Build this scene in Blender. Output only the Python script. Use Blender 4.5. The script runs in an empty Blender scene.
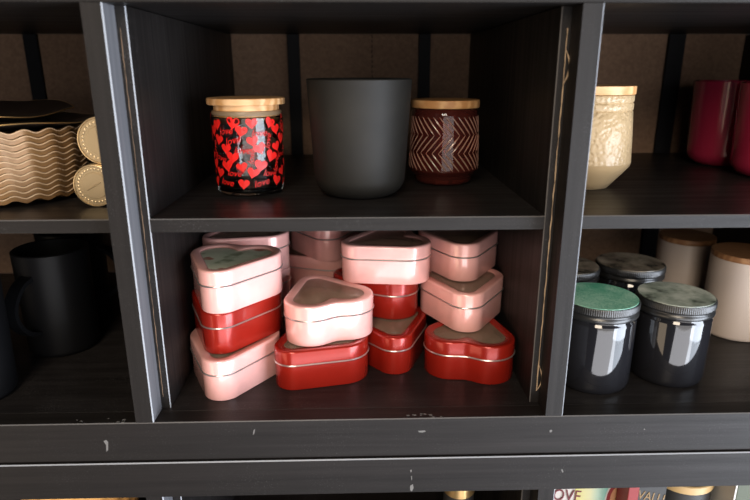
import bpy, bmesh, math, random
from mathutils import Vector, Matrix
random.seed(7)
PI = math.pi
sc = bpy.context.scene
COL = sc.collection

# ------------------------------------------------------------------ materials
def new_mat(name):
    m = bpy.data.materials.new(name); m.use_nodes = True
    nt = m.node_tree; b = nt.nodes['Principled BSDF']
    return m, nt, b
def setp(b, **k):
    names = dict(col='Base Color', rough='Roughness', metal='Metallic', spec='Specular IOR Level', trans='Transmission Weight',
                 ior='IOR', coat='Coat Weight', coatr='Coat Roughness', alpha='Alpha', sss='Subsurface Weight')
    for a, v in k.items():
        if a == 'col': v = (*v, 1)
        b.inputs[names[a]].default_value = v
def simple(name, **k):
    m, nt, b = new_mat(name); setp(b, **k); return m
def node(nt, t, **k):
    n = nt.nodes.new(t)
    for a, v in k.items():
        if a in n.inputs.keys(): n.inputs[a].default_value = v
        else: setattr(n, a, v)
    return n
def ramp(nt, fac, stops):
    r = nt.nodes.new('ShaderNodeValToRGB'); e = r.color_ramp.elements
    while len(e) < len(stops): e.new(.5)
    for q, (p, c) in zip(e, stops):
        q.position = p; q.color = (*c, 1)
    nt.links.new(fac, r.inputs[0]); return r.outputs[0]
def mapped(nt, scale, rot=(0, 0, 0)):
    tc = nt.nodes.new('ShaderNodeTexCoord'); mp = nt.nodes.new('ShaderNodeMapping')
    mp.inputs['Scale'].default_value = scale; mp.inputs['Rotation'].default_value = rot
    nt.links.new(tc.outputs['Object'], mp.inputs[0]); return mp.outputs[0]
def bump(nt, b, h, strength, dist=.001):
    n = nt.nodes.new('ShaderNodeBump'); n.inputs['Strength'].default_value = strength; n.inputs['Distance'].default_value = dist
    nt.links.new(h, n.inputs['Height']); nt.links.new(n.outputs[0], b.inputs['Normal'])
def noise(nt, vec, scale=5, detail=4, rough=.6):
    n = nt.nodes.new('ShaderNodeTexNoise'); n.inputs['Scale'].default_value = scale
    n.inputs['Detail'].default_value = detail; n.inputs['Roughness'].default_value = rough
    if vec is not None: nt.links.new(vec, n.inputs['Vector'])
    return n.outputs['Fac']

def board_mat(name, grain, dust, c0=(.007, .0060, .0056), c1=(.0145, .0125, .0118), rough=.46):
    """dark stained board: streaky grain along the axis with the small scale, specks of dust"""
    m, nt, b = new_mat(name)
    g = noise(nt, mapped(nt, grain), 1, 5, .65)
    col = ramp(nt, g, [(.3, c0), (.7, c1)])
    sp = noise(nt, mapped(nt, (1, 1, 1)), 900, 1, .5)
    pat = noise(nt, mapped(nt, (1, 1, 1)), 22, 3, .6)
    mul = node(nt, 'ShaderNodeMath', operation='MULTIPLY')
    nt.links.new(ramp(nt, sp, [(.62, (0, 0, 0)), (.74, (1, 1, 1))]), mul.inputs[0])
    nt.links.new(ramp(nt, pat, [(.42, (0, 0, 0)), (.7, (1, 1, 1))]), mul.inputs[1])
    mu2 = node(nt, 'ShaderNodeMath', operation='MULTIPLY'); nt.links.new(mul.outputs[0], mu2.inputs[0]); mu2.inputs[1].default_value = dust
    mix = nt.nodes.new('ShaderNodeMix'); mix.data_type = 'RGBA'
    nt.links.new(mu2.outputs[0], mix.inputs['Factor']); nt.links.new(col, mix.inputs['A']); mix.inputs['B'].default_value = (.17, .165, .165, 1)
    nt.links.new(mix.outputs['Result'], b.inputs['Base Color'])
    rr = ramp(nt, g, [(.3, (rough + .08,) * 3), (.7, (rough - .06,) * 3)])
    nt.links.new(rr, b.inputs['Roughness'])
    setp(b, spec=.20)
    bump(nt, b, g, .25, .0006)
    return m
M = {}
M['board_x'] = board_mat('board_grain_along_x', (4, 160, 160), .22)
M['board_z'] = board_mat('board_grain_upright', (160, 160, 4), .3)
M['board_top'] = board_mat('board_shelf_top', (6, 90, 90), .8, (.008, .007, .007), (.02, .018, .018), .36)
M['worn'] = simple('worn_lit_board_edge', col=(.27, .28, .30), rough=.5)  # worn post edges; also paints the lit ledge of the lower rail
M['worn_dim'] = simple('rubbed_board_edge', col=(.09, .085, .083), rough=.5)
def hardboard():
    m, nt, b = new_mat('brown_hardboard')
    n = noise(nt, mapped(nt, (1, 1, 1)), 260, 4, .7)
    nt.links.new(ramp(nt, n, [(.3, (.19, .115, .075)), (.7, (.30, .19, .125))]), b.inputs['Base Color'])
    setp(b, rough=.75, spec=.2); return m
M['hardboard'] = hardboard()
M['batten'] = simple('black_batten', col=(.005, .005, .007), rough=.6, spec=.2)
M['raw'] = simple('raw_board_edge', col=(.42, .30, .19), rough=.8)
M['raw_dim'] = simple('rusty_raw_edge', col=(.15, .095, .055), rough=.8)
M['gap'] = simple('dark_gap', col=(.004, .004, .004), rough=.9)
M['scuff'] = simple('pale_scuff', col=(.12, .115, .11), rough=.8)
M['side'] = board_mat('paler_board_side', (160, 160, 4), .5, (.085, .085, .092), (.15, .15, .16), .5)  # lighter grey version of the upright board, for one post face

def paint(name, col, rough=.27, metal=.0, coat=.35):
    m, nt, b = new_mat(name)
    n = noise(nt, mapped(nt, (1, 1, 1)), 45, 3, .6)
    lo = tuple(c * .94 for c in col); hi = tuple(min(1, c * 1.05) for c in col)
    nt.links.new(ramp(nt, n, [(.35, lo), (.65, hi)]), b.inputs['Base Color'])
    setp(b, rough=rough, metal=metal, coat=coat, coatr=.07, spec=.5); return m
M['pink'] = paint('pink_enamel', (.87, .455, .415), .26, .10, 1.0)
M['red'] = paint('red_enamel', (.31, .014, .007), .26, .30, .2)
M['tin_in'] = simple('bare_tinplate', col=(.42, .40, .36), metal=.8, rough=.35)
M['bead'] = simple('rolled_steel_bead', col=(.62, .58, .56), metal=.85, rough=.28)
def pane_mat(name, tint, fac):
    m = bpy.data.materials.new(name); m.use_nodes = True; nt = m.node_tree
    for n in list(nt.nodes): nt.nodes.remove(n)
    out = nt.nodes.new('ShaderNodeOutputMaterial'); b = nt.nodes.new('ShaderNodeBsdfPrincipled'); t = nt.nodes.new('ShaderNodeBsdfTransparent')
    b.inputs['Base Color'].default_value = (*tint, 1); b.inputs['Roughness'].default_value = .16; b.inputs['Specular IOR Level'].default_value = .7
    t.inputs['Color'].default_value = (.8, .8, .78, 1)
    mx = nt.nodes.new('ShaderNodeMixShader'); mx.inputs[0].default_value = fac
    nt.links.new(t.outputs[0], mx.inputs[1]); nt.links.new(b.outputs[0], mx.inputs[2]); nt.links.new(mx.outputs[0], out.inputs[0])
    return m
M['pane'] = pane_mat('reflection_tinted_film', (.34, .26, .19), .5)  # brown base colour paints in what the film reflects of the cell
M['clear_pane'] = pane_mat('clear_film_over_card', (.3, .3, .28), .15)
def floral():
    m, nt, b = new_mat('pale_green_floral_card')
    n1 = noise(nt, mapped(nt, (1, 1, 1)), 38, 2, .5)
    n2 = noise(nt, mapped(nt, (1, 1, 1), (0, 0, .6)), 60, 2, .5)
    c = ramp(nt, n1, [(.30, (.25, .32, .22)), (.40, (.62, .72, .60)), (.58, (.74, .82, .72)), (.64, (.45, .18, .13))])
    nt.links.new(c, b.inputs['Base Color']); setp(b, rough=.55); return m
M['floral'] = floral()

def wood(name, a, bcol, scale=(9, 60, 60), rot=(0, 0, .5)):
    m, nt, b = new_mat(name)
    v = mapped(nt, scale, rot)
    n = noise(nt, v, 1.2, 4, .55)
    w = node(nt, 'ShaderNodeTexWave', wave_type='BANDS', bands_direction='Y'); nt.links.new(v, w.inputs['Vector'])
    w.inputs['Scale'].default_value = .8; w.inputs['Distortion'].default_value = 5; w.inputs['Detail'].default_value = 2
    mx = node(nt, 'ShaderNodeMath', operation='ADD'); nt.links.new(n, mx.inputs[0]); 
    ml = node(nt, 'ShaderNodeMath', operation='MULTIPLY'); nt.links.new(w.outputs['Fac'], ml.inputs[0]); ml.inputs[1].default_value = .4
    nt.links.new(ml.outputs[0], mx.inputs[1])
    nt.links.new(ramp(nt, mx.outputs[0], [(.35, a), (.85, bcol)]), b.inputs['Base Color'])
    setp(b, rough=.5, spec=.35); bump(nt, b, n, .1, .0004); return m
M['pine'] = wood('pale_pine', (.78, .50, .26), (.50, .25, .09))
M['bamboo'] = wood('honey_bamboo', (.62, .36, .15), (.42, .20, .07), (60, 12, 60))
M['cork'] = wood('brown_wood_lid', (.42, .22, .10), (.26, .12, .05))
M['glass'] = simple('clear_glass', col=(.97, .97, .96), trans=1.0, rough=.01, ior=1.36)
M['pinkglass'] = simple('rose_glass', col=(.60, .13, .10), trans=.93, rough=.03, ior=1.45)
M['ridge'] = simple('rose_glass_ridge', col=(.72, .38, .28), trans=.6, rough=.16, ior=1.5, spec=.9)
M['silicone'] = simple('clear_silicone_ring', col=(.42, .29, .17), trans=.5, rough=.35)
M['print_red'] = simple('red_print', col=(.72, .014, .010), rough=.4)
def matte_black():
    m, nt, b = new_mat('matte_charcoal_glaze')
    n = noise(nt, mapped(nt, (1, 1, 1)), 25, 4, .6)
    nt.links.new(ramp(nt, n, [(.3, (.009, .0082, .007)), (.75, (.015, .0135, .011))]), b.inputs['Base Color'])
    setp(b, rough=.6, spec=.28); return m
M['charcoal'] = matte_black()
def cream():
    m, nt, b = new_mat('cream_embossed_ceramic')
    v = node(nt, 'ShaderNodeTexVoronoi', feature='SMOOTH_F1'); v.inputs['Scale'].default_value = 260
    nt.links.new(mapped(nt, (1, 1, 1)), v.inputs['Vector'])
    setp(b, col=(.44, .32, .18), rough=.34, spec=.5)
    bump(nt, b, ramp(nt, v.outputs['Distance'], [(.1, (0, 0, 0)), (.6, (1, 1, 1))]), .55, .0012); return m
M['cream'] = cream()
M['cream_plain'] = simple('cream_glaze', col=(.42, .30, .165), rough=.3)
M['maroon'] = simple('maroon_glaze', col=(.30, .018, .05), rough=.16, coat=.3, coatr=.05)
M['blackgloss'] = simple('black_gloss_glass', col=(.010, .010, .012), rough=.07, spec=.8)
M['gunmetal'] = simple('gunmetal_lid', col=(.06, .06, .06), metal=.8, rough=.3)
def glitter():
    m, nt, b = new_mat('green_glitter')
    n = noise(nt, mapped(nt, (1, 1, 1)), 1500, 1, .5); n2 = noise(nt, mapped(nt, (1, 1, 1)), 20, 3)
    ad = node(nt, 'ShaderNodeMath', operation='ADD'); nt.links.new(n, ad.inputs[0]); nt.links.new(n2, ad.inputs[1])
    nt.links.new(ramp(nt, ad.outputs[0], [(.75, (.05, .28, .18)), (1.0, (.10, .40, .27)), (1.2, (.36, .60, .48))]), b.inputs['Base Color'])
    setp(b, rough=.42, spec=.5); bump(nt, b, n, .3, .0003); return m
M['glitter'] = glitter()
def marble(name, lo, hi):
    m, nt, b = new_mat(name)
    v = mapped(nt, (1, 1, 1)); n = noise(nt, v, 45, 6, .65)
    n2 = noise(nt, v, 28, 3, .5)
    c = ramp(nt, n2, [(.36, (.03, .035, .03)), (.42, lo), (.58, hi), (.72, (hi[0] * 1.15, hi[1] * 1.12, hi[2] * 1.1))])
    mx = nt.nodes.new('ShaderNodeMix'); mx.data_type = 'RGBA'; mx.blend_type = 'MULTIPLY'; mx.inputs['Factor'].default_value = .7
    nt.links.new(c, mx.inputs['A']); nt.links.new(ramp(nt, n, [(.35, (.35, .4, .35)), (.55, (1, 1, 1))]), mx.inputs['B'])
    nt.links.new(mx.outputs['Result'], b.inputs['Base Color']); setp(b, rough=.25); return m
M['marble'] = marble('grey_green_marble_print', (.30, .35, .30), (.52, .56, .50))
M['marble_tan'] = marble('brown_marble_print', (.16, .13, .10), (.36, .31, .24))
M['white'] = simple('white_ceramic', col=(.52, .43, .37), rough=.45)
M['mug'] = simple('black_satin_mug', col=(.004, .004, .0045), rough=.45, spec=.12)
def fluted():
    m, nt, b = new_mat('golden_tan_plate')
    n = noise(nt, mapped(nt, (1, 1, 1)), 40, 3)
    nt.links.new(ramp(nt, n, [(.3, (.16, .080, .028)), (.7, (.25, .135, .052))]), b.inputs['Base Color']); setp(b, rough=.4, metal=.25); return m
M['plate'] = fluted()
M['plate_rim'] = simple('pale_rim', col=(.52, .36, .22), rough=.35)
M['darkdish'] = simple('dark_brown_dish', col=(.018, .012, .010), rough=.4)
M['gold'] = simple('gold_trim', col=(.80, .52, .22), metal=.9, rough=.28)
M['palemetal'] = simple('champagne_tin', col=(.62, .48, .29), metal=.75, rough=.33)
M['dim_gold'] = simple('dull_gold_ink', col=(.20, .12, .04), rough=.5)
M['paper'] = simple('cream_paper', col=(.40, .36, .33), rough=.7)
M['maroon_ink'] = simple('maroon_ink', col=(.10, .008, .012), rough=.6)
def rainbow():
    m, nt, b = new_mat('yellow_to_aqua_foil')
    tc = nt.nodes.new('ShaderNodeTexCoord'); sp = nt.nodes.new('ShaderNodeSeparateXYZ'); nt.links.new(tc.outputs['Generated'], sp.inputs[0])
    nt.links.new(ramp(nt, sp.outputs['X'], [(0, (.42, .36, .10)), (.45, (.46, .44, .24)), (.7, (.32, .46, .36)), (1, (.13, .40, .36))]), b.inputs['Base Color'])
    setp(b, rough=.3); return m
M['rainbow'] = rainbow()
M['peach'] = simple('peach_print', col=(.45, .22, .11), rough=.5)
M['brick'] = simple('brick_red_print', col=(.20, .012, .012), rough=.5)
M['black_card'] = simple('black_card', col=(.014, .013, .012), rough=.5)
M['green_card'] = simple('dark_olive_card', col=(.045, .055, .025), rough=.5)
M['white_card'] = simple('white_card_edge', col=(.48, .47, .44), rough=.6)
M['gold_band'] = simple('pale_gold_band', col=(.42, .28, .12), rough=.4)
M['amber'] = simple('amber_wood', col=(.55, .27, .07), rough=.45)

# ------------------------------------------------------------------ mesh helpers
def link(name, me, parent=None, loc=(0, 0, 0), rotz=0):
    o = bpy.data.objects.new(name, me); COL.objects.link(o)
    if parent: o.parent = parent
    o.location = loc; o.rotation_euler = (0, 0, rotz)
    return o
def bm_obj(name, bm, mats, parent=None, smooth=True, angle=35, loc=(0, 0, 0), rotz=0):
    bmesh.ops.recalc_face_normals(bm, faces=bm.faces[:])
    me = bpy.data.meshes.new(name)
    if smooth:
        for f in bm.faces: f.smooth = True
        lim = math.radians(angle)
        for e in bm.edges:
            if len(e.link_faces) == 2 and e.calc_face_angle(0) > lim: e.smooth = False
    bm.to_mesh(me); bm.free()
    for m in (mats if isinstance(mats, (list, tuple)) else [mats]): me.materials.append(M[m])
    return link(name, me, parent, loc, rotz)
def add_box(bm, lo, hi, mi=0):
    vs = [bm.verts.new((x, y, z)) for z in (lo[2], hi[2]) for y in (lo[1], hi[1]) for x in (lo[0], hi[0])]
    fs = []
    for q in ((0, 2, 3, 1), (4, 5, 7, 6), (0, 1, 5, 4), (2, 6, 7, 3), (0, 4, 6, 2), (1, 3, 7, 5)):
        f = bm.faces.new([vs[i] for i in q]); f.material_index = mi; fs.append(f)
    return vs, fs
def box(name, lo, hi, mat, parent=None, bev=.0006, worn=None, wornmat='worn'):
    """bevelled board; worn(edge midpoint dir) picks the edges whose bevel shows rubbed material"""
    bm = bmesh.new(); add_box(bm, lo, hi); bm.normal_update()
    c = Vector([(a + b) / 2 for a, b in zip(lo, hi)])
    if worn:
        sel = []
        for e in bm.edges:
            mid = (e.verts[0].co + e.verts[1].co) / 2 - c
            s = tuple(0 if abs(v) < 1e-7 else (1 if v > 0 else -1) for v in mid)
            if s in worn: sel.append(e)
        rest = [e for e in bm.edges if e not in sel]
        r = bmesh.ops.bevel(bm, geom=sel, offset=bev * 1.5, segments=1, affect='EDGES')
        for f in r['faces']: f.material_index = 1
    elif bev:
        bmesh.ops.bevel(bm, geom=bm.edges[:], offset=bev, segments=1, affect='EDGES')
    return bm_obj(name, bm, [mat, wornmat], parent, smooth=False)
def lathe_bm(prof, n=72, fn=None, bm=None, close=False):
    """prof: (r, z) list, first/last r==0 make caps; fn(r,z,angle)->(r,z)"""
    bm = bm or bmesh.new(); rings = []
    for r, z in prof:
        if r < 1e-7: rings.append([bm.verts.new((0, 0, z))]); continue
        ring = []
        for i in range(n):
            a = 2 * PI * i / n; rr, zz = fn(r, z, a) if fn else (r, z)
            ring.append(bm.verts.new((rr * math.cos(a), rr * math.sin(a), zz)))
        rings.append(ring)
    seq = list(zip(rings, rings[1:]))
    if close: seq.append((rings[-1], rings[0]))
    for A, B in seq:
        for i in range(n):
            j = (i + 1) % n
            if len(A) == 1 and len(B) == 1: continue
            if len(A) == 1: bm.faces.new((A[0], B[i], B[j]))
            elif len(B) == 1: bm.faces.new((A[i], A[j], B[0]))
            else: bm.faces.new((A[i], A[j], B[j], B[i]))
    return bm
def lathe(name, prof, mat, parent=None, n=72, fn=None, angle=35, close=False):
    return bm_obj(name, lathe_bm(prof, n, fn, close=close), mat, parent, angle=angle)
def tube_bm(pts, r, n=8, closed=False, bm=None, sx=1.0):
    bm = bm or bmesh.new(); pts = [Vector(p) for p in pts]; rings = []; N = len(pts)
    for i, p in enumerate(pts):
        a = pts[(i - 1) % N] if (closed or i > 0) else p; b = pts[(i + 1) % N] if (closed or i < N - 1) else p
        t = (b - a).normalized(); up = Vector((0, 0, 1)) if abs(t.z) < .9 else Vector((0, 1, 0))
        u = t.cross(up).normalized(); v = u.cross(t)
        rr = r[i] if isinstance(r, (list, tuple)) else r
        rings.append([bm.verts.new(p + u * rr * sx * math.cos(2 * PI * k / n) + v * rr * math.sin(2 * PI * k / n)) for k in range(n)])
    for i in range(N if closed else N - 1):
        A, B = rings[i], rings[(i + 1) % N]
        for k in range(n): bm.faces.new((A[k], A[(k + 1) % n], B[(k + 1) % n], B[k]))
    if not closed:
        bm.faces.new(rings[0]); bm.faces.new(rings[-1])
    return bm
def rounded(prof_pts, r0, seg=4):
    return prof_pts
def thing(name, label, cat, loc=(0, 0, 0), rotz=0, group=None):
    o = bpy.data.objects.new(name, None); o.empty_display_size = .02; COL.objects.link(o)
    o.location = loc; o.rotation_euler = (0, 0, rotz); o['label'] = label; o['category'] = cat
    if group: o['group'] = group
    return o
def tag(o, label, cat, group=None):
    o['label'] = label; o['category'] = cat
    if group: o['group'] = group
    return o
def dup(root, loc, rotz=0, label=None, group=None):
    r = root.copy(); COL.objects.link(r); r.location = loc; r.rotation_euler = (0, 0, rotz)
    if label: r['label'] = label
    if group: r['group'] = group
    for ch in list(root.children):
        c = ch.copy(); COL.objects.link(c); c.parent = r
        for g in list(ch.children):
            d = g.copy(); COL.objects.link(d); d.parent = c
    return r

# ------------------------------------------------------------------ shelving
G, T, S, RC, D = .175, .0158, .008, .0239, .4175       # half opening, post width, strip showing beside a post, set-back, depth
XL = (-G - T / 2, G + T / 2)                            # divider centres
XA, XB = -.5757, .5757                                  # outer dividers (beyond the frame)
HM, TM, HT = .1798, .0116, .3471
def divider(root, xc, z0, z1, worn_side, peel):
    """a post in front of a thicker panel, raw edge showing in the joint"""
    box('divider_panel', (xc - T / 2 - S, RC, z0), (xc + T / 2 + S, D, z1), 'board_z', root, .0005,
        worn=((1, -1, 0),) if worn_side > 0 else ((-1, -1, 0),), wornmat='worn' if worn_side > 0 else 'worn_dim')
    p = box('post', (xc - T / 2, 0, z0), (xc + T / 2, RC - .0012, z1), 'board_z', root, .0006, worn=((1, -1, 0),))
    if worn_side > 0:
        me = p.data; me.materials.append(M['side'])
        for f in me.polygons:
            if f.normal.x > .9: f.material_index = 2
    if peel:
        s = 1 if worn_side > 0 else -1
        xs = xc + s * (T / 2 + .0022)
        bm = bmesh.new(); n = 60
        pts = []
        zt, zb = z1 - .016, z0 + .012
        for i in range(n + 1):
            z = zb + (zt - zb) * i / n
            pts.append((xs + random.uniform(-.00025, .00025), RC - .0002, z))
        tube_bm(pts, [random.uniform(.00015, .0006) if worn_side < 0 else random.uniform(.0001, .0004) for _ in pts], 6, bm=bm)
        bm_obj('raw_edge', bm, 'raw' if worn_side < 0 else 'raw_dim', root)
        if worn_side < 0:
            for zc, d in ((z0 + .026, 1), (z1 - .045, 1)):
                c = [(xs + .0032 * math.sin(t * PI) * d * .9, RC - .0006 - .003 * math.sin(t * PI), zc + (t - .5) * .026) for t in [i / 14 for i in range(15)]]
                bm_obj('peeling_edge_band', tube_bm(c, [.0003 + .0003 * math.sin(PI * i / 14) for i in range(15)], 6), 'raw', root)
unit = thing('shelving_unit', 'dark stained open cubby shelving unit filling the whole picture', 'shelving', (0, D / 2, 0))
unit.location = (0, 0, 0)
# bottom board with its thick front rail, top board, dividers, middle shelves, back
box('bottom_board', (XA - .02, .0185, -.0386), (XB + .02, D, 0), 'board_top', unit, .0004)
box('face_rail', (XA - .02, 0, -.0386), (XB + .02, .0184, 0), 'board_x', unit, .0005, worn=((0, -1, 1),), wornmat='worn_dim')
box('top_board', (XA - .02, RC, HT), (XB + .02, D, HT + .018), 'board_x', unit)
box('top_rail', (XA - .02, 0, HT - .0008), (XB + .02, RC - .0002, HT + .045), 'board_x', unit)
for xc, w, pl in ((XL[0], 1, True), (XL[1], -1, True), (XA, 1, False), (XB, -1, False)):
    divider(unit, xc, 0.0002, HT - .0009, w, pl)
cells = ((XA + T / 2 + S, XL[0] - T / 2 - S), (XL[0] + T / 2 + S, XL[1] - T / 2 - S), (XL[1] + T / 2 + S, XB - T / 2 - S))
for a, b in cells:
    bm = bmesh.new(); add_box(bm, (a + .0001, RC, HM - TM), (b - .0001, D, HM)); bm.normal_update()
    es = [e for e in bm.edges if all(abs(v.co.y - RC) < 1e-6 and abs(v.co.z - HM) < 1e-6 for v in e.verts)]
    r = bmesh.ops.bevel(bm, geom=es, offset=.0008, segments=1, affect='EDGES')
    for f in bm.faces:
        if f.normal.z > .9: f.material_index = 1
    for f in r['faces']: f.material_index = 2
    bm_obj('middle_shelf', bm, ['board_x', 'board_top', 'worn_dim'], unit, smooth=False)
    bp = box('back_panel', (a - .004, D, 0), (b + .004, D + .004, HT), 'hardboard', unit, 0)
for xc, w in ((-.441, .019), (-.081, .017), (.1025, .017), (.46, .024), (-.30, .012)):
    if xc == -.30: continue
    for z0, z1 in ((0, HM - TM), (HM, HT)):
        box('back_batten', (xc - w / 2, D - .006, z0 + .0002), (xc + w / 2, D - .0002, z1 - .0002), 'batten', unit, .0005)
bm = bmesh.new()                                          # stapled joint in the back sheet
for i in range(24):
    z = HM + .006 + i * .0068
    add_box(bm, (.0283, D - .0008, z), (.0294, D + .0001, z + .0042))
bm_obj('stapled_joint', bm, 'batten', unit, smooth=False)
# scuffs on the rail
def scuff(root, pts, y, name='scuff_mark'):
    bm = bmesh.new(); vs = [bm.verts.new((x, y, z)) for x, z in pts]
    f = bm.faces.new(vs); r = bmesh.ops.extrude_face_region(bm, geom=[f])
    for v in [v for v in r['geom'] if isinstance(v, bmesh.types.BMVert)]: v.co.y -= .00012
    bm_obj(name, bm, 'scuff', root, smooth=False)
scuff(unit, [(-.2215, -.0178), (-.219, -.0165), (-.2175, -.019), (-.2186, -.027), (-.2205, -.029), (-.2197, -.022)], -.0001)
scuff(unit, [(-.0875, -.009), (-.0860, -.008), (-.0872, -.013), (-.0885, -.014)], -.0001)
scuff(unit, [(.0600, -.0128), (.0660, -.0124), (.0672, -.0136), (.0640, -.0146), (.0610, -.0142)], -.0001)
scuff(unit, [(.180, -.0145), (.1815, -.0138), (.1825, -.0150), (.1815, -.0168), (.1802, -.0165)], -.0001)
scuff(unit, [(.2665, -.0150), (.2675, -.0142), (.2680, -.0154), (.2672, -.0160)], -.0001)
for cx, n, sx in ((.063, 14, .02), (-.214, 9, .03)):   # crumbs of plaster dust along the front edge of the floor
    bm = bmesh.new()
    for _ in range(n):
        x, y, s = cx + random.gauss(0, sx * .5), random.uniform(.001, .009), random.uniform(.0003, .0007)
        add_box(bm, (x - s * 2, y - s, 0), (x + s * 2, y + s, s * .5))
    o = bm_obj('dust_crumbs', bm, 'scuff', unit, smooth=False); o['kind'] = 'stuff'

# lower unit, only its top peeks in
ZL = -.0394
low = thing('lower_shelving_unit', 'dark stained shelving unit below, with only its top rail in view', 'shelving')
LF = -.076 - .19
box('top_board', (XA - .02, .0155, -.076), (XB + .02, D, ZL), 'board_x', low)
box('face_rail', (XA - .02, -.0032, -.076), (XB + .02, .0154, ZL), 'board_x', low, .0006, worn=((0, -1, 1),))  # pale top bevel paints the light caught by the protruding ledge
for xc, w, pl in ((XL[0], 1, False), (XL[1], -1, False), (XA, 1, False), (XB, -1, False)):
    divider(low, xc, LF - .0, -.0763, w, pl)
box('middle_shelf', (XA - .02, RC, LF - .0116), (XB + .02, D, LF - .0002), 'board_top', low)
box('back_panel', (XA, D, LF), (XB, D + .004, -.0763), 'hardboard', low, 0)
scuff(low, [(.0532, -.052), (.0545, -.0512), (.0548, -.0535), (.0538, -.0545)], -.0033)
scuff(low, [(.0542, -.0585), (.0550, -.058), (.0552, -.062), (.0546, -.063)], -.0033)
scuff(low, [(.0535, -.0690), (.0560, -.0672), (.0568, -.0715), (.0552, -.0752), (.0536, -.0738)], -.0033)
scuff(low, [(.193, -.0545), (.1942, -.0540), (.1955, -.0570), (.1945, -.0578)], -.0033)

# ------------------------------------------------------------------ heart tins
def heart_sdf(x, y, R=.0266, a=.0193, yl=.0146, yt=-.0318, rt=.0192, k=.0148):
    def cone(sx):
        ax = sx * a; dx, dy = -ax, yt - yl; L = math.hypot(dx, dy); ux, uy = dx / L, dy / L
        px, py = x - ax, y - yl; u = px * ux + py * uy; v = abs(-px * uy + py * ux)
        sb = (R - rt) / L; cb = math.sqrt(1 - sb * sb)
        t = max(0, min(L, u - v * sb / cb))
        return math.hypot(u - t, v) - (R + (rt - R) * t / L)
    d1, d2 = cone(1), cone(-1); k *= min(1, max(.02, (y + .004) / .014)); h = max(k - abs(d1 - d2), 0) / k
    return min(d1, d2) - h * h * k * .25
NH = 112
def heart_ring(off):
    out = []
    for i in range(NH):
        c, s = math.cos(2 * PI * i / NH), math.sin(2 * PI * i / NH); lo, hi = 0, .09
        for _ in range(28):
            m = (lo + hi) / 2
            if heart_sdf(m * c, m * s) + off < 0: lo = m
            else: hi = m
        out.append((lo * c, lo * s))
    return out
_rc = {}
def ring(off):
    k = round(off, 6)
    if k not in _rc: _rc[k] = heart_ring(off)
    return _rc[k]
def heart_loft(levels, cap0=False, cap1=False, bm=None):
    """levels: (inset, z)"""
    bm = bm or bmesh.new(); rs = [[bm.verts.new((x, y, z)) for x, y in ring(o)] for o, z in levels]
    for A, B in zip(rs, rs[1:]):
        for i in range(NH):
            j = (i + 1) % NH; bm.faces.new((A[i], A[j], B[j], B[i]))
    for flag, R_, z in ((cap0, rs[0], levels[0][1]), (cap1, rs[-1], levels[-1][1])):
        if flag:
            c = bm.verts.new((0, -.002, z))
            for i in range(NH): bm.faces.new((R_[i], R_[(i + 1) % NH], c))
    return bm
TH = .0416; ZB = .0268
def make_tin(colour, label, group, card=False):
    t = thing('heart_tin', label, 'tin', (0, 0, 0), 0, group)
    bm = heart_loft([(.0022, 0), (.0010, .0004), (.0006, .0014), (.0006, ZB), (.0012, ZB), (.0016, ZB), (.0016, .0016), (.004, .0008)], False, True)
    # underside
    o_ = heart_loft([(.0022, 0)], True, False, bm)
    bm_obj('body', bm, [colour], t)
    bm_obj('seam_bead', heart_loft([(.0004, ZB - .0010), (-.0005, ZB - .0007), (-.0009, ZB), (-.0005, ZB + .0007), (.0006, ZB + .0010)]), 'bead', t)
    bm = heart_loft([(.0008, ZB + .0004), (.0, ZB + .0007), (0, TH - .0022), (.0004, TH - .0009), (.0014, TH - .0001), (.0024, TH), (.0085, TH - .0003), (.0092, TH - .0008), (.0098, TH - .0016),
                     (.0098, TH - .0022), (.0012, TH - .0026), (.0012, ZB + .0004)])
    lid = bm_obj('lid', bm, [colour], t)
    bm_obj('window_pane', heart_loft([(.0094, TH - .0013), (.0099, TH - .0011)], False, True), 'clear_pane' if card else 'pane', lid, smooth=True)
    if card: 
        c = bm_obj('floral_card', heart_loft([(.0094, TH - .0032), (.0094, TH - .0026)], True, True), 'floral', t)
        c['label'] = 'pale green floral card behind the lid window'
    else:
        bm_obj('inner_base', heart_loft([(.003, .0024), (.0032, .0030)], True, True), 'tin_in', t)
    return t
g_p, g_r = 'pink heart-shaped tins', 'red heart-shaped tins'
rad = math.radians
pk = make_tin('pink', 'pale pink heart tin at the bottom of the leftmost front stack', g_p)
rd = make_tin('red', 'red heart tin at the bottom of the front stack, under the window-topped pink tin', g_r)
fl = make_tin('pink', 'pale pink heart tin with green floral card in its window, topmost of the leftmost stack', g_p, True)
def put(o, x, y, lv, rot): o.location = (x, y, lv * TH); o.rotation_euler = (0, 0, rad(rot))
put(pk, -.1212, .0843, 0, -5)
put(rd, -.0337, .0917, 0, -47)
put(fl, -.1180, .0969, 2, -9)
def more(src, x, y, lv, rot, label): return dup(src, (x, y, lv * TH), rad(rot), label)
more(rd, -.1203, .0981, 1, -8, 'red heart tin sandwiched between two pale pink tins in the leftmost stack')
more(pk, -.0275, .1078, 1, 201, 'peach pink heart tin with cleft facing forward, standing alone on a red tin in front')
more(rd, .0392, .1300, 0, 9, 'red heart tin at the bottom of the middle stack of three, on the shelf floor')
more(rd, .0300, .1685, 1, -84, 'red heart tin in the middle of a stack, directly under the wide pink tin')
more(pk, .0374, .1568, 2, -66, 'wide pink heart tin topping the middle stack of two red tins')
more(rd, .1242, .1021, 0, 163, 'red heart tin with two lobes facing forward, bottom of the rightmost stack')
more(pk, .1207, .1399, 1, -3, 'pink heart tin pointing forward, sandwiched between red and pink tins of the rightmost stack')
more(pk, .1213, .1776, 2, -2, 'mauve pink heart tin pointing forward, topmost of the rightmost stack')
BX, BY = -.1215, .1945
more(pk, BX, BY, 0, -50, 'pink heart tin in shadow, bottom of the stack hidden behind the leftmost front stack')
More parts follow.
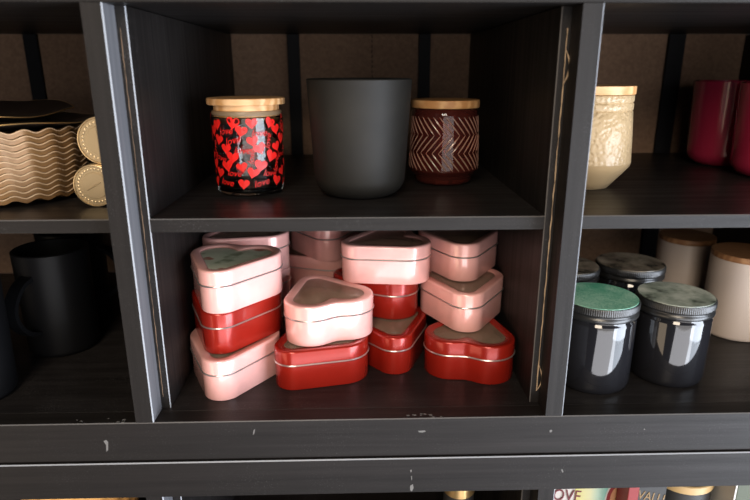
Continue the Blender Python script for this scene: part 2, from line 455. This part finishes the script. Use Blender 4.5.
more(pk, BX, BY, 1, -52, 'pink heart tin in shadow, second up behind the leftmost front stack')
more(pk, BX, BY, 2, -50, 'pink heart tin just under the shelf, peeking over the floral-windowed tin')
CX, CY = -.032, .252
more(pk, CX, CY, 0, 20, 'pink heart tin in shadow, bottom of the stack at the very back')
more(pk, CX - .016, CY + .004, 1, 40, 'pink heart tin in shadow, second up in the stack at the very back')
more(pk, CX, CY, 2, 5, 'dusky pink heart tin topmost at the very back, left of the wide pink tin')

# ------------------------------------------------------------------ jars on the middle shelf, centre cell
def arc_prof(r, h, br, wall=.003, tr=.001, base=.004, rb=None, nseg=6):
    """outer+inner profile of an open round-bottomed vessel"""
    rb = rb or r; P = [(0, 0)]
    for i in range(nseg + 1):
        a = -PI / 2 + PI / 2 * i / nseg; P.append((rb - br + br * math.cos(a), br + br * math.sin(a)))
    P += [(rb + (r - rb) * t, br + (h - br - tr) * t) for t in (.33, .66, 1)]
    P += [(r - wall * .5, h), (r - wall, h - tr)]
    ri = r - wall
    P += [(rb - wall + (r - rb) * t, br + (h - br) * t) for t in (.66, .33)]
    for i in range(nseg, -1, -1):
        a = -PI / 2 + PI / 2 * i / nseg; q = max(br - wall, .001); P.append((rb - wall - q + q * math.cos(a), base + q + q * math.sin(a)))
    P.append((0, base)); return P

def heart2d(s, n=20):
    pts = []
    for i in range(n):
        t = 2 * PI * i / n
        pts.append((s * 16 * math.sin(t) ** 3 / 32, s * (13 * math.cos(t) - 5 * math.cos(2 * t) - 2 * math.cos(3 * t) - math.cos(4 * t) + 2) / 32))
    return pts
def text_mesh(txt, size, shear=0.0, extrude=0.0):
    cu = bpy.data.curves.new('lettering', 'FONT'); cu.body = txt; cu.size = size; cu.shear = shear; cu.extrude = extrude
    cu.align_x = 'CENTER'; cu.align_y = 'CENTER'; cu.resolution_u = 3
    o = bpy.data.objects.new('lettering_tmp', cu); COL.objects.link(o); bpy.context.view_layer.update()
    me = bpy.data.meshes.new_from_object(o.evaluated_get(bpy.context.evaluated_depsgraph_get()))
    bpy.data.objects.remove(o); bpy.data.curves.remove(cu); return me

RJ = .0352
j1 = thing('heart_print_jar', 'clear glass jar printed with red hearts and words under a pale wooden lid', 'jar', (-.1022, .1440, HM))
lathe('glass_body', arc_prof(RJ, .0765, .006, .0018, .001, .007, RJ - .0015), 'glass', j1, 96)
bm = bmesh.new(); random.seed(4)
def wrap(pts, ang, z, rot, r):
    out = []
    for x, y in pts:
        c, s = math.cos(rot), math.sin(rot); X, Y = x * c - y * s, x * s + y * c
        a = ang + X / r; out.append((r * math.sin(a), -r * math.cos(a), z + Y))
    return out
rows = 8
for i in range(rows):
    z =   .0140 + i * .0081; rr = RJ - .0015 + .0015 * z / .083 + .00025
    cnt = 12
    for k in range(cnt):
        ang = 2 * PI * (k + .5 * (i % 2)) / cnt + random.uniform(-.05, .05)
        zz = z + random.uniform(-.0015, .0015); rot = random.uniform(-.5, .5)
        if (k + i * 2) % 5 in (1, 3):
            me = text_mesh('love', random.uniform(.0088, .0098), .35)
            vs = [v.co.xy for v in me.vertices]; ids = wrap(vs, ang, zz, rot * .5 if random.random() < .85 else 1.4, rr)
            bv = [bm.verts.new(p) for p in ids]
            for p in me.polygons:
                try: bm.faces.new([bv[q] for q in p.vertices])
                except ValueError: pass
            bpy.data.meshes.remove(me)
        else:
            s = random.uniform(.0112, .0136)
            P = heart2d(s); bv = [bm.verts.new(p) for p in wrap(P, ang, zz, rot, rr)]
            c = bm.verts.new(wrap([(0, 0)], ang, zz, rot, rr)[0])
            for q in range(len(bv)): bm.faces.new((bv[q], bv[(q + 1) % len(bv)], c))
bm_obj('red_heart_print', bm, 'print_red', j1, smooth=False)
ld = lathe('lid', [(0, .0875), (.0376, .0875), (.0382, .0881), (.0382, .0931), (.0376, .0937), (0, .0937)], 'pine', j1, 96)
lathe('lid_plug', [(0, .070), (.0316, .070), (.0320, .0705), (.0320, .0872), (0, .0872)], 'pine', ld, 72)
lathe('seal_ring', [(.0321, .0775), (.0338, .0778), (.0344, .0795), (.0338, .0815), (.0321, .0820)], 'silicone', ld, 72, close=True)

bw = thing('charcoal_jar', 'large matte charcoal round-bottomed pot standing between the two lidded jars', 'pot', (.0099, .1265, HM))
lathe('body', arc_prof(.0506, .1119, .019, .0035, .0012, .006, .0450, 12), 'charcoal', bw, 96)

# rose glass with raised herringbone
P = [(0, 0), (.024, 0), (.0285, .0012), (.0315, .005), (.0322, .0095), (.0345, .0115), (.0372, .0155)]
for i in range(59):
    z = .016 + i * (.0575 / 58); t = i / 58; P.append((.0376 - .0022 * t ** 1.5, z))
P += [(.0350, .0755), (.0342, .0795), (.0330, .0805), (.0318, .0795), (.0322, .06), (.0338, .02), (.029, .010), (0, .0075)]
j3 = thing('herringbone_jar', 'rose glass jar with raised herringbone pattern and a thin wooden lid', 'jar', (.1021, .1889, HM), .2)
bm_obj('glass_body', lathe_bm(P, 96), 'pinkglass', j3, angle=60)
bm = bmesh.new()
def jar_r(z): t = (z - .016) / .0575; return .0376 - .0022 * max(0, t) ** 1.5
nb, z0h, bh, nr = 3, .0170, .0186, 34
for b_ in range(nb):
    sgn = -1 if b_ % 2 == 0 else 1
    for k in range(nr):
        pts = []
        for q in range(7):
            u = q / 6; z = z0h + bh * (b_ + u); a = 2 * PI * k / nr + sgn * (u - .5) * .42
            pts.append((jar_r(z) * math.cos(a), jar_r(z) * math.sin(a), z))
        tube_bm(pts, [.00025, .0007, .0008, .0008, .0008, .0007, .00025], 8, bm=bm)
bm_obj('raised_herringbone', bm, 'ridge', j3)
ld = lathe('lid', [(0, .0812), (.0362, .0812), (.0367, .0817), (.0367, .0887), (.0362, .0892), (0, .0892)], 'bamboo', j3, 96)
lathe('lid_plug', [(0, .070), (.0298, .070), (.0302, .0705), (.0302, .0811), (0, .0811)], 'bamboo', ld, 72)
lathe('candle_wax', [(0, .0085), (.0285, .0105), (.0325, .022), (.0326, .030), (0, .030)], 'maroon', j3, 64)

# right cell, middle shelf
cj = thing('embossed_cream_jar', 'cream embossed jar with tapered foot and wooden lid beside the divider post', 'jar', (.2500, .1570, HM))
P = [(0, 0), (.0205, 0), (.0225, .0008)] + [(.0225 + (.0420 - .0225) * t, .0008 + .0232 * t) for t in (.33, .66)] + [(.0420, .0245), (.0428, .028)]
lathe('foot', P + [(0, .028)], 'cream_plain', cj, 72, angle=60)
P = [(.0428, .0281), (.0412, .055), (.0392, .0790), (.0382, .0800), (.0392, .0812), (.0393, .0865), (.0381, .0878), (.0392, .0892), (.0392, .0945), (.0380, .0955), (.0355, .0955), (.0355, .032), (0, .032)]
lathe('body', P, 'cream', cj, 96, angle=60)
lathe('lid', [(0, .0958), (.0396, .0958), (.0400, .0962), (.0400, .1036), (.0396, .1040), (0, .1040)], 'pine', cj, 96)
mp = arc_prof(.045, .106, .018, .0032, .0012, .006, .0425, 10)
m1 = thing('maroon_pot', 'glossy maroon round-bottomed pot farther back on the right shelf', 'pot', (.485, .3057, HM), 0, 'maroon pots')
lathe('body', mp, 'maroon', m1, 96)
dup(m1, (.4878, .2110, HM), 0, 'glossy maroon round-bottomed pot nearest the front, cut by the frame edge')

# right cell, floor: black screw-top jars
def screw_jar(name, label, top, loc, r=.0362, h=.0846, group='black jars with screw lids', rz=0):
    t = thing(name, label, 'jar', loc, rz, group); k = r / .0362
    lathe('body', [(0, 0), (r * .86, 0), (r * .93, .001), (r * .97, .0035), (r, .008), (r, h - .021), (r * .992, h - .0185), (r * .955, h - .017), (r * .95, h - .0125), (0, h - .0125)], 'blackgloss', t, 96, angle=50)
    L = r * 1.035
    def knurl(rr, z, a): return (rr + (.00028 * math.cos(a * 120) if rr > L * .99 and h - .0068 < z < h - .0018 else 0), z)
    l = lathe('lid', [(r * .965, h - .0145), (L * .985, h - .0145), (L * 1.0, h - .0138), (L * 1.0, h - .0108), (L * .975, h - .0100), (L * .975, h - .0082), (L * 1.0, h - .0074), (L * 1.0, h - .0066), (L * 1.0, h - .0019), (L * .985, h - .0006),
                      (L * .95, h - .0004), (L * .94, h - .0009), (0, h - .0009)], 'gunmetal', t, 480, knurl, angle=50)
    bm_obj('lid_disc', lathe_bm([(L * .962, h - .0008), (L * .958, h + .0001), (0, h + .0002)], 72), top, l)
    return t
gj = screw_jar('screw_top_jar', 'black glossy jar with green glitter lid beside the divider post', 'glitter', (.2402, .0680, 0), .0368, .0895)
mj = screw_jar('screw_top_jar', 'black glossy jar with pale grey-green marbled lid, beside the green-lidded jar', 'marble', (.3215, .0770, 0), .0353, .0868, rz=.6)
bj = screw_jar('screw_top_jar', 'dark jar with brown marbled lid, behind the green-lidded and pale-marbled jars', 'marble_tan', (.3200, .1770, 0), h=.0880, rz=1.0)
dup(bj, (.2420, .1700, 0), 2.4, 'dark jar in shadow directly behind the green-lidded jar')
def lidded_white(label, loc, r, h):
    t = thing('white_canister', label, 'canister', loc, 0, 'white canisters with wooden lids')
    lathe('body', [(0, 0), (r * .93, 0), (r * .98, .001), (r, .004), (r, h - .0075), (r * .985, h - .0066), (0, h - .0066)], 'white', t, 96, angle=50)
    lathe('lid', [(0, h - .0064), (r * .99, h - .0064), (r * 1.0, h - .0058), (r * 1.0, h - .0008), (r * .985, h), (0, h)], 'cork', t, 96)
    return t
lidded_white('white canister with brown wooden lid, farther back in the corner', (.4380, .2731, 0), .0335, .0925)
lidded_white('white canister with brown wooden lid, nearer one cut by the frame edge', (.4554, .1782, 0), .0365, .0990)

# ------------------------------------------------------------------ left cell, middle shelf: fluted plates and small tins
NW = 24
def plate_mesh(r):
    def wav(rr, z, a):
        f = max(0, (rr - r * .55) / (r * .45)); return rr * (1 + .012 * f * math.cos(a * NW)), z + .0017 * f * math.cos(a * NW)
    P = [(0, 0), (r * .5, 0), (r * .6, .0006), (r * .8, .0030), (r * .95, .0046), (r * .99, .0052), (r, .0095), (r * .985, .0103), (r * .8, .0058), (r * .58, .0022), (0, .0020)]
    return lathe_bm(P, NW * 8, wav)
plate_sizes = 12
px0, py0 = -.338, .132
proto = None
for i in range(plate_sizes):
    r = .0735 + .0105 * min(1, i / 8)
    t = thing('fluted_plate', 'x', 'plate', (px0 - .0006 * i, py0, HM + i * .0053), random.uniform(-.004, .004), 'stacked fluted plates')
    names = ['bottom plate', 'second plate up', 'third plate up', 'fourth plate up', 'fifth plate up', 'sixth plate up', 'seventh plate up',
             'sixth plate from the top', 'fifth plate from the top', 'fourth plate from the top', 'third plate from the top', 'second plate from the top']
    t['label'] = 'tan wavy-rimmed plate, %s in the fluted stack' % (names[i] if i < plate_sizes - 1 else 'topmost')
    bm_obj('dish', plate_mesh(r), 'plate', t, angle=60)
    pts = []
    for k in range(NW * 8):
        a = 2 * PI * k / (NW * 8); q = r * (1 + .012 * math.cos(a * NW)) * 1.0
        pts.append((q * math.cos(a), q * math.sin(a), .0095 + .0017 * math.cos(a * NW)))
    bm_obj('pale_rim', tube_bm(pts, .00060, 6, True), 'plate_rim', t)
ztop = HM + (plate_sizes - 1) * .0053 + .0118
def dark_dish(label, loc, r, tilt, h):
    t = thing('gold_rimmed_dish', label, 'dish', loc, 0, None)
    def wav(rr, z, a): return rr, z + .0012 * (rr / r) ** 3 * math.cos(a * 5)
    lathe('dish', [(0, 0), (r * .5, 0), (r * .62, .001), (r * .92, h - .001), (r, h), (r * .985, h + .001), (r * .9, h - .0002), (r * .55, .0028), (0, .0024)], 'darkdish', t, 120, wav, angle=60)
    pts = [(r * math.cos(a), r * math.sin(a), h + .0005 + .0012 * math.cos(a * 5)) for a in [2 * PI * k / 120 for k in range(120)]]
    bm_obj('gold_rim', tube_bm(pts, .0006, 6, True), 'gold', t)
    t.rotation_euler = tilt; return t
dark_dish('dark dish with thin gold rim lying on top of the fluted plates', (-.334, .140, ztop - .0042), .086, (0, 0, .35), .0075)
dark_dish('small dark dish resting crooked on the gold-rimmed dish', (-.340, .150, ztop + .0048), .060, (rad(3), rad(-4), 1.2), .008)

def lying_tin(label, c, r, L, spin):
    """small round tin on its side, lid facing the room"""
    t = thing('round_tin', label, 'tin', c, 0, 'small round tins lying on their sides')
    t.rotation_euler = (rad(90), 0, 0)
    lathe('body', [(0, -L), (r * .95, -L), (r * .97, -L + .001), (r * .97, -.012), (0, -.012)], 'palemetal', t, 72)
    l = lathe('lid', [(r * .972, -.014), (r, -.0135), (r, -.0015), (r * .97, 0), (r * .93, .0002), (r * .90, -.0008), (r * .62, -.0008), (r * .60, -.0002), (0, -.0002)], 'palemetal', t, 96)
    bm = bmesh.new(); n = 30
    for k in range(n):                                    # raised beads stamped round the lid
        a = 2 * PI * k / n
        bmesh.ops.create_uvsphere(bm, u_segments=8, v_segments=5, radius=r * .075, matrix=Matrix.Translation((r * .77 * math.cos(a), r * .77 * math.sin(a), -.0008)) @ Matrix.Diagonal((.8, .8, .45, 1)))
    bm_obj('embossed_ring', bm, 'palemetal', l)
    bm = bmesh.new(); add_box(bm, (-r * .42, -.0006, -.0006), (r * .35, .0006, .0006)); bmesh.ops.rotate(bm, verts=bm.verts[:], matrix=Matrix.Rotation(spin, 3, 'Z'))
    bmesh.ops.bevel(bm, geom=bm.edges[:], offset=.0003, segments=1, affect='EDGES')
    bm_obj('embossed_bar', bm, 'palemetal', l, smooth=False)
    return t
r1, r2 = .0195, .0215
c1 = Vector((-.2300, .0720, HM + r1))
c2 = Vector((-.2206, .0760, 0)); c2.z = c1.z + math.sqrt((r1 + r2) ** 2 - (c2.x - c1.x) ** 2)
lying_tin('small round metal tin on its side, lower of the two beside the fluted plates', c1, r1, .05, .5)
lying_tin('small round metal tin on its side, propped atop the lower one against the divider', c2, r2, .05, -1.2)

# left cell, floor: black mugs
def mug(label, loc, rz, r=.038, h=.116):
    t = thing('black_mug', label, 'mug', loc, rz, 'black mugs on the bottom shelf')
    lathe('body', arc_prof(r, h, .006, .003, .001, .005, r * .96), 'mug', t, 80)
    pts = []
    for i in range(17):
        u = i / 16; a = PI * u
        pts.append((r * .97 + .027 * math.sin(a) ** .55, 0, h * .80 - .062 * u))
    bm = bmesh.new(); rings = []
    for i, p in enumerate(pts):
        q0, q1 = Vector(pts[max(0, i - 1)]), Vector(pts[min(16, i + 1)]); tn = (q1 - q0).normalized(); nrm = Vector((tn.z, 0, -tn.x))
        rings.append([bm.verts.new(Vector(p) + nrm * a_ + Vector((0, b_, 0))) for a_, b_ in ((.0022, -.007), (.0022, .007), (-.0022, .007), (-.0022, -.007))])
    for A, B in zip(rings, rings[1:]):
        for k in range(4): bm.faces.new((A[k], A[(k + 1) % 4], B[(k + 1) % 4], B[k]))
    bm.faces.new(rings[0]); bm.faces.new(rings[-1])
    bmesh.ops.bevel(bm, geom=[e for e in bm.edges if len(e.link_faces) == 2 and e.calc_face_angle(0) > 1.2], offset=.001, segments=2, affect='EDGES')
    bm_obj('handle', bm, 'mug', t)
    return t
mg = mug('black mug nearest the front, half cut off by the frame edge', (-.3640, .0560, 0), PI * .75)
dup(mg, (-.3270, .1620, 0), rad(-105), 'black mug with its handle turned forward, just behind the frontmost mug')
dup(mg, (-.3450, .2450, 0), rad(-8), 'black mug deepest in shadow with its handle pointing at the divider')

# ------------------------------------------------------------------ things on the shelf below, only tops in view
def prism(name, pts, y0, y1, mat, parent):                # outline in x,z, extruded in y
    bm = bmesh.new(); a = [bm.verts.new((x, y0, z)) for x, z in pts]; b = [bm.verts.new((x, y1, z)) for x, z in pts]; n = len(pts)
    bm.faces.new(a); bm.faces.new(b)
    for i in range(n): bm.faces.new((a[i], a[(i + 1) % n], b[(i + 1) % n], b[i]))
    return bm_obj(name, bm, mat, parent, smooth=False)
ZT = -.083
lv = thing('love_gift_box', 'cream gift box lettered LOVE with rainbow foil on the shelf below', 'box', (.2515, .0605, LF))
H_ = ZT - LF
box('carton', (-.0512, .0006, 0), (.0415, .06, H_), 'paper', lv, .0006)
box('foil_panel', (-.0155, 0, .02), (.0215, .0005, H_ - .002), 'rainbow', lv, 0)
me = text_mesh('LOVE', .0205, 0, .0003)
lo = link('lettering', me, lv, (-.0278, -.0002, H_ - .0530)); lo.rotation_euler = (PI / 2, 0, 0); me.materials.append(M['maroon_ink'])
me.transform(Matrix.Rotation(-.08, 4, 'Z')); me.transform(Matrix.Diagonal((.78, 1, 1, 1)))
def ell(cx, cz, rx, rz, rev=False):
    q = [(cx + rx * math.cos(PI * i / 20), cz + rz * math.sin(PI * i / 20)) for i in range(21)]
    return q[::-1] if rev else q
prism('printed_white_arch', ell(.029, H_ - .060, .0118, .0235) + ell(.029, H_ - .060, .0102, .0215, True), -.0004, .0005, 'white_card', lv)
prism('printed_arch', ell(.029, H_ - .060, .0101, .0214) + ell(.029, H_ - .060, .0062, .0160, True), -.0004, .0005, 'brick', lv)
prism('printed_peach', ell(.029, H_ - .060, .0061, .0159), -.0003, .0005, 'peach', lv)
tag(box('red_card_box', (.2795, .034, LF), (.2905, .058, ZT), 'brick', None, .0006), 'narrow brick red box standing beside the cream gift box below', 'box')
bb = thing('black_gift_box', 'black box with gold flecked lettering on the shelf below', 'box', (.3095, .046, LF))
box('carton', (-.0165, 0, 0), (.0165, .05, H_), 'black_card', bb, .0006)
me = text_mesh('VALU', .0150, 0, .0003); me.materials.append(M['dim_gold']); me.transform(Matrix.Rotation(-.18, 4, 'Z')); me.transform(Matrix.Diagonal((.8, 1, 1, 1)))
lo = link('lettering', me, bb, (.001, -.0002, H_ - .0450)); lo.rotation_euler = (PI / 2, 0, 0)
rj = thing('round_gift_tin', 'round dark tin with wide gold rimmed lid on the shelf below', 'tin', (.3610, .0840, LF))
lathe('body', [(0, 0), (.0315, 0), (.0325, .001), (.0325, .1350), (0, .1350)], 'black_card', rj, 72)
l = lathe('lid', [(0, .1352), (.0335, .1352), (.0340, .1358), (.0340, .1440), (.033, .1448), (0, .1448)], 'gold_band', rj, 72)
lathe('lid_disc', [(.0318, .1449), (.0312, .1454), (0, .1454)], 'black_card', l, 72)
ob = thing('olive_gift_box', 'dark olive box with white edge on the shelf below', 'box', (.4330, .040, LF))
box('carton', (-.0365, 0, 0), (.0365, .06, H_), 'green_card', ob, .0006)
box('white_edge', (-.0385, .0002, 0), (-.0367, .06, H_ - .0006), 'white_card', ob, 0)
aw = thing('amber_bowl', 'amber wavy bowl on the shelf below, only its rim in view', 'bowl', (-.307, .112, LF))
def wv(r, z, a): f = z / .155; return r * (1 + .02 * f * math.cos(a * 22)), z
lathe('bowl', [(0, 0), (.03, 0), (.036, .001), (.050, .06), (.0640, .150), (.0640, .155), (.0615, .155), (.047, .06), (.03, .005), (0, .005)], 'amber', aw, 176, wv, angle=60)
gl = thing('gold_lidded_jar', 'small dark jar with gold lid on the shelf below', 'jar', (.1150, .080, LF))
lathe('body', [(0, 0), (.0155, 0), (.0165, .001), (.0165, .125), (0, .125)], 'black_card', gl, 48)
lathe('lid', [(0, .1252), (.0165, .1252), (.0170, .1258), (.0170, .1410), (.0162, .1418), (0, .1418)], 'gold', gl, 48)

# ------------------------------------------------------------------ camera
cp, sp = math.cos(-.2938), math.sin(-.2938); cy, sy = math.cos(.0268), math.sin(.0268)
fw = Vector((sy * cp, cy * cp, sp)); rt = Vector((cy, -sy, 0)); up = rt.cross(fw)
cr, sr = math.cos(-.0015), math.sin(-.0015)
rt, up = rt * cr + up * sr, up * cr - rt * sr
cam = bpy.data.cameras.new('camera'); co = bpy.data.objects.new('camera', cam); COL.objects.link(co)
R3 = Matrix((rt, up, -fw)).transposed()
co.matrix_world = Matrix.Translation((.0089, -.4672, .2996)) @ R3.to_4x4()
cam.sensor_width = 36; cam.lens = 596.4 / 750 * 36; cam.clip_start = .01
cam.dof.use_dof = True; cam.dof.focus_distance = .585; cam.dof.aperture_fstop = 4.5
sc.camera = co

# ------------------------------------------------------------------ light: windows and ceiling lamp, added panels for floor and bounce, and the room
def area(name, loc, target, sx, sy, radiance, col):
    l = bpy.data.lights.new(name, 'AREA'); l.shape = 'RECTANGLE'; l.size = sx; l.size_y = sy; l.color = col
    l.energy = radiance * PI * sx * sy
    o = bpy.data.objects.new(name, l); COL.objects.link(o); o.location = loc
    o.rotation_euler = (Vector(target) - Vector(loc)).to_track_quat('-Z', 'Y').to_euler(); return o
area('street_window_light', (1.95, -1.35, -.05), (0, .1, -.05), 1.6, 1.5, 13.5, (.80, .88, 1.0))
area('street_floor_standin', (1.95, -1.35, -1.35), (0, .1, -.2), 1.6, 1.0, 6.5, (.80, .88, 1.0))  # added low panel, stands in for the bright floor towards the street
area('shop_bounce_fill', (.80, -2.4, .05), (.3, 0, .05), 2.8, 1.5, 2.3, (1.0, .95, .92))  # unseen added panel for light bounced off the shop interior
area('shop_floor_standin', (.80, -2.4, -1.25), (.3, 0, .0), 2.8, 1.1, 4.5, (.97, .96, 1.0))  # unseen low panel in place of light from a sunlit floor
area('side_window_light', (-2.6, -1.9, -.65), (-.6, 0, -.4), 1.8, 2.4, 2.2, (1.0, .78, .55))
area('ceiling_lamp', (-.3, -1.4, 1.5), (0, .1, .1), .6, .5, 15.0, (1.0, .85, .66))
area('added_front_lamp', (-.3, -2.2, 1.15), (0, .1, .1), .8, .6, 16.0, (1.0, .84, .66))  # added to reach the lid tops under the shelf; no known fixture
w = bpy.data.worlds.new('room_air'); sc.world = w; w.use_nodes = True
w.node_tree.nodes['Background'].inputs[0].default_value = (.55, .60, .70, 1); w.node_tree.nodes['Background'].inputs[1].default_value = .05
sc.view_settings.view_transform = 'Standard'; sc.view_settings.look = 'None'; sc.view_settings.gamma = 1; sc.view_settings.use_curve_mapping = False
sc.view_settings.exposure = 0
sc.cycles.use_denoising = True
sc.cycles.max_bounces = 10; sc.cycles.transmission_bounces = 8; sc.cycles.transparent_max_bounces = 12
sc.cycles.caustics_refractive = False; sc.cycles.caustics_reflective = False
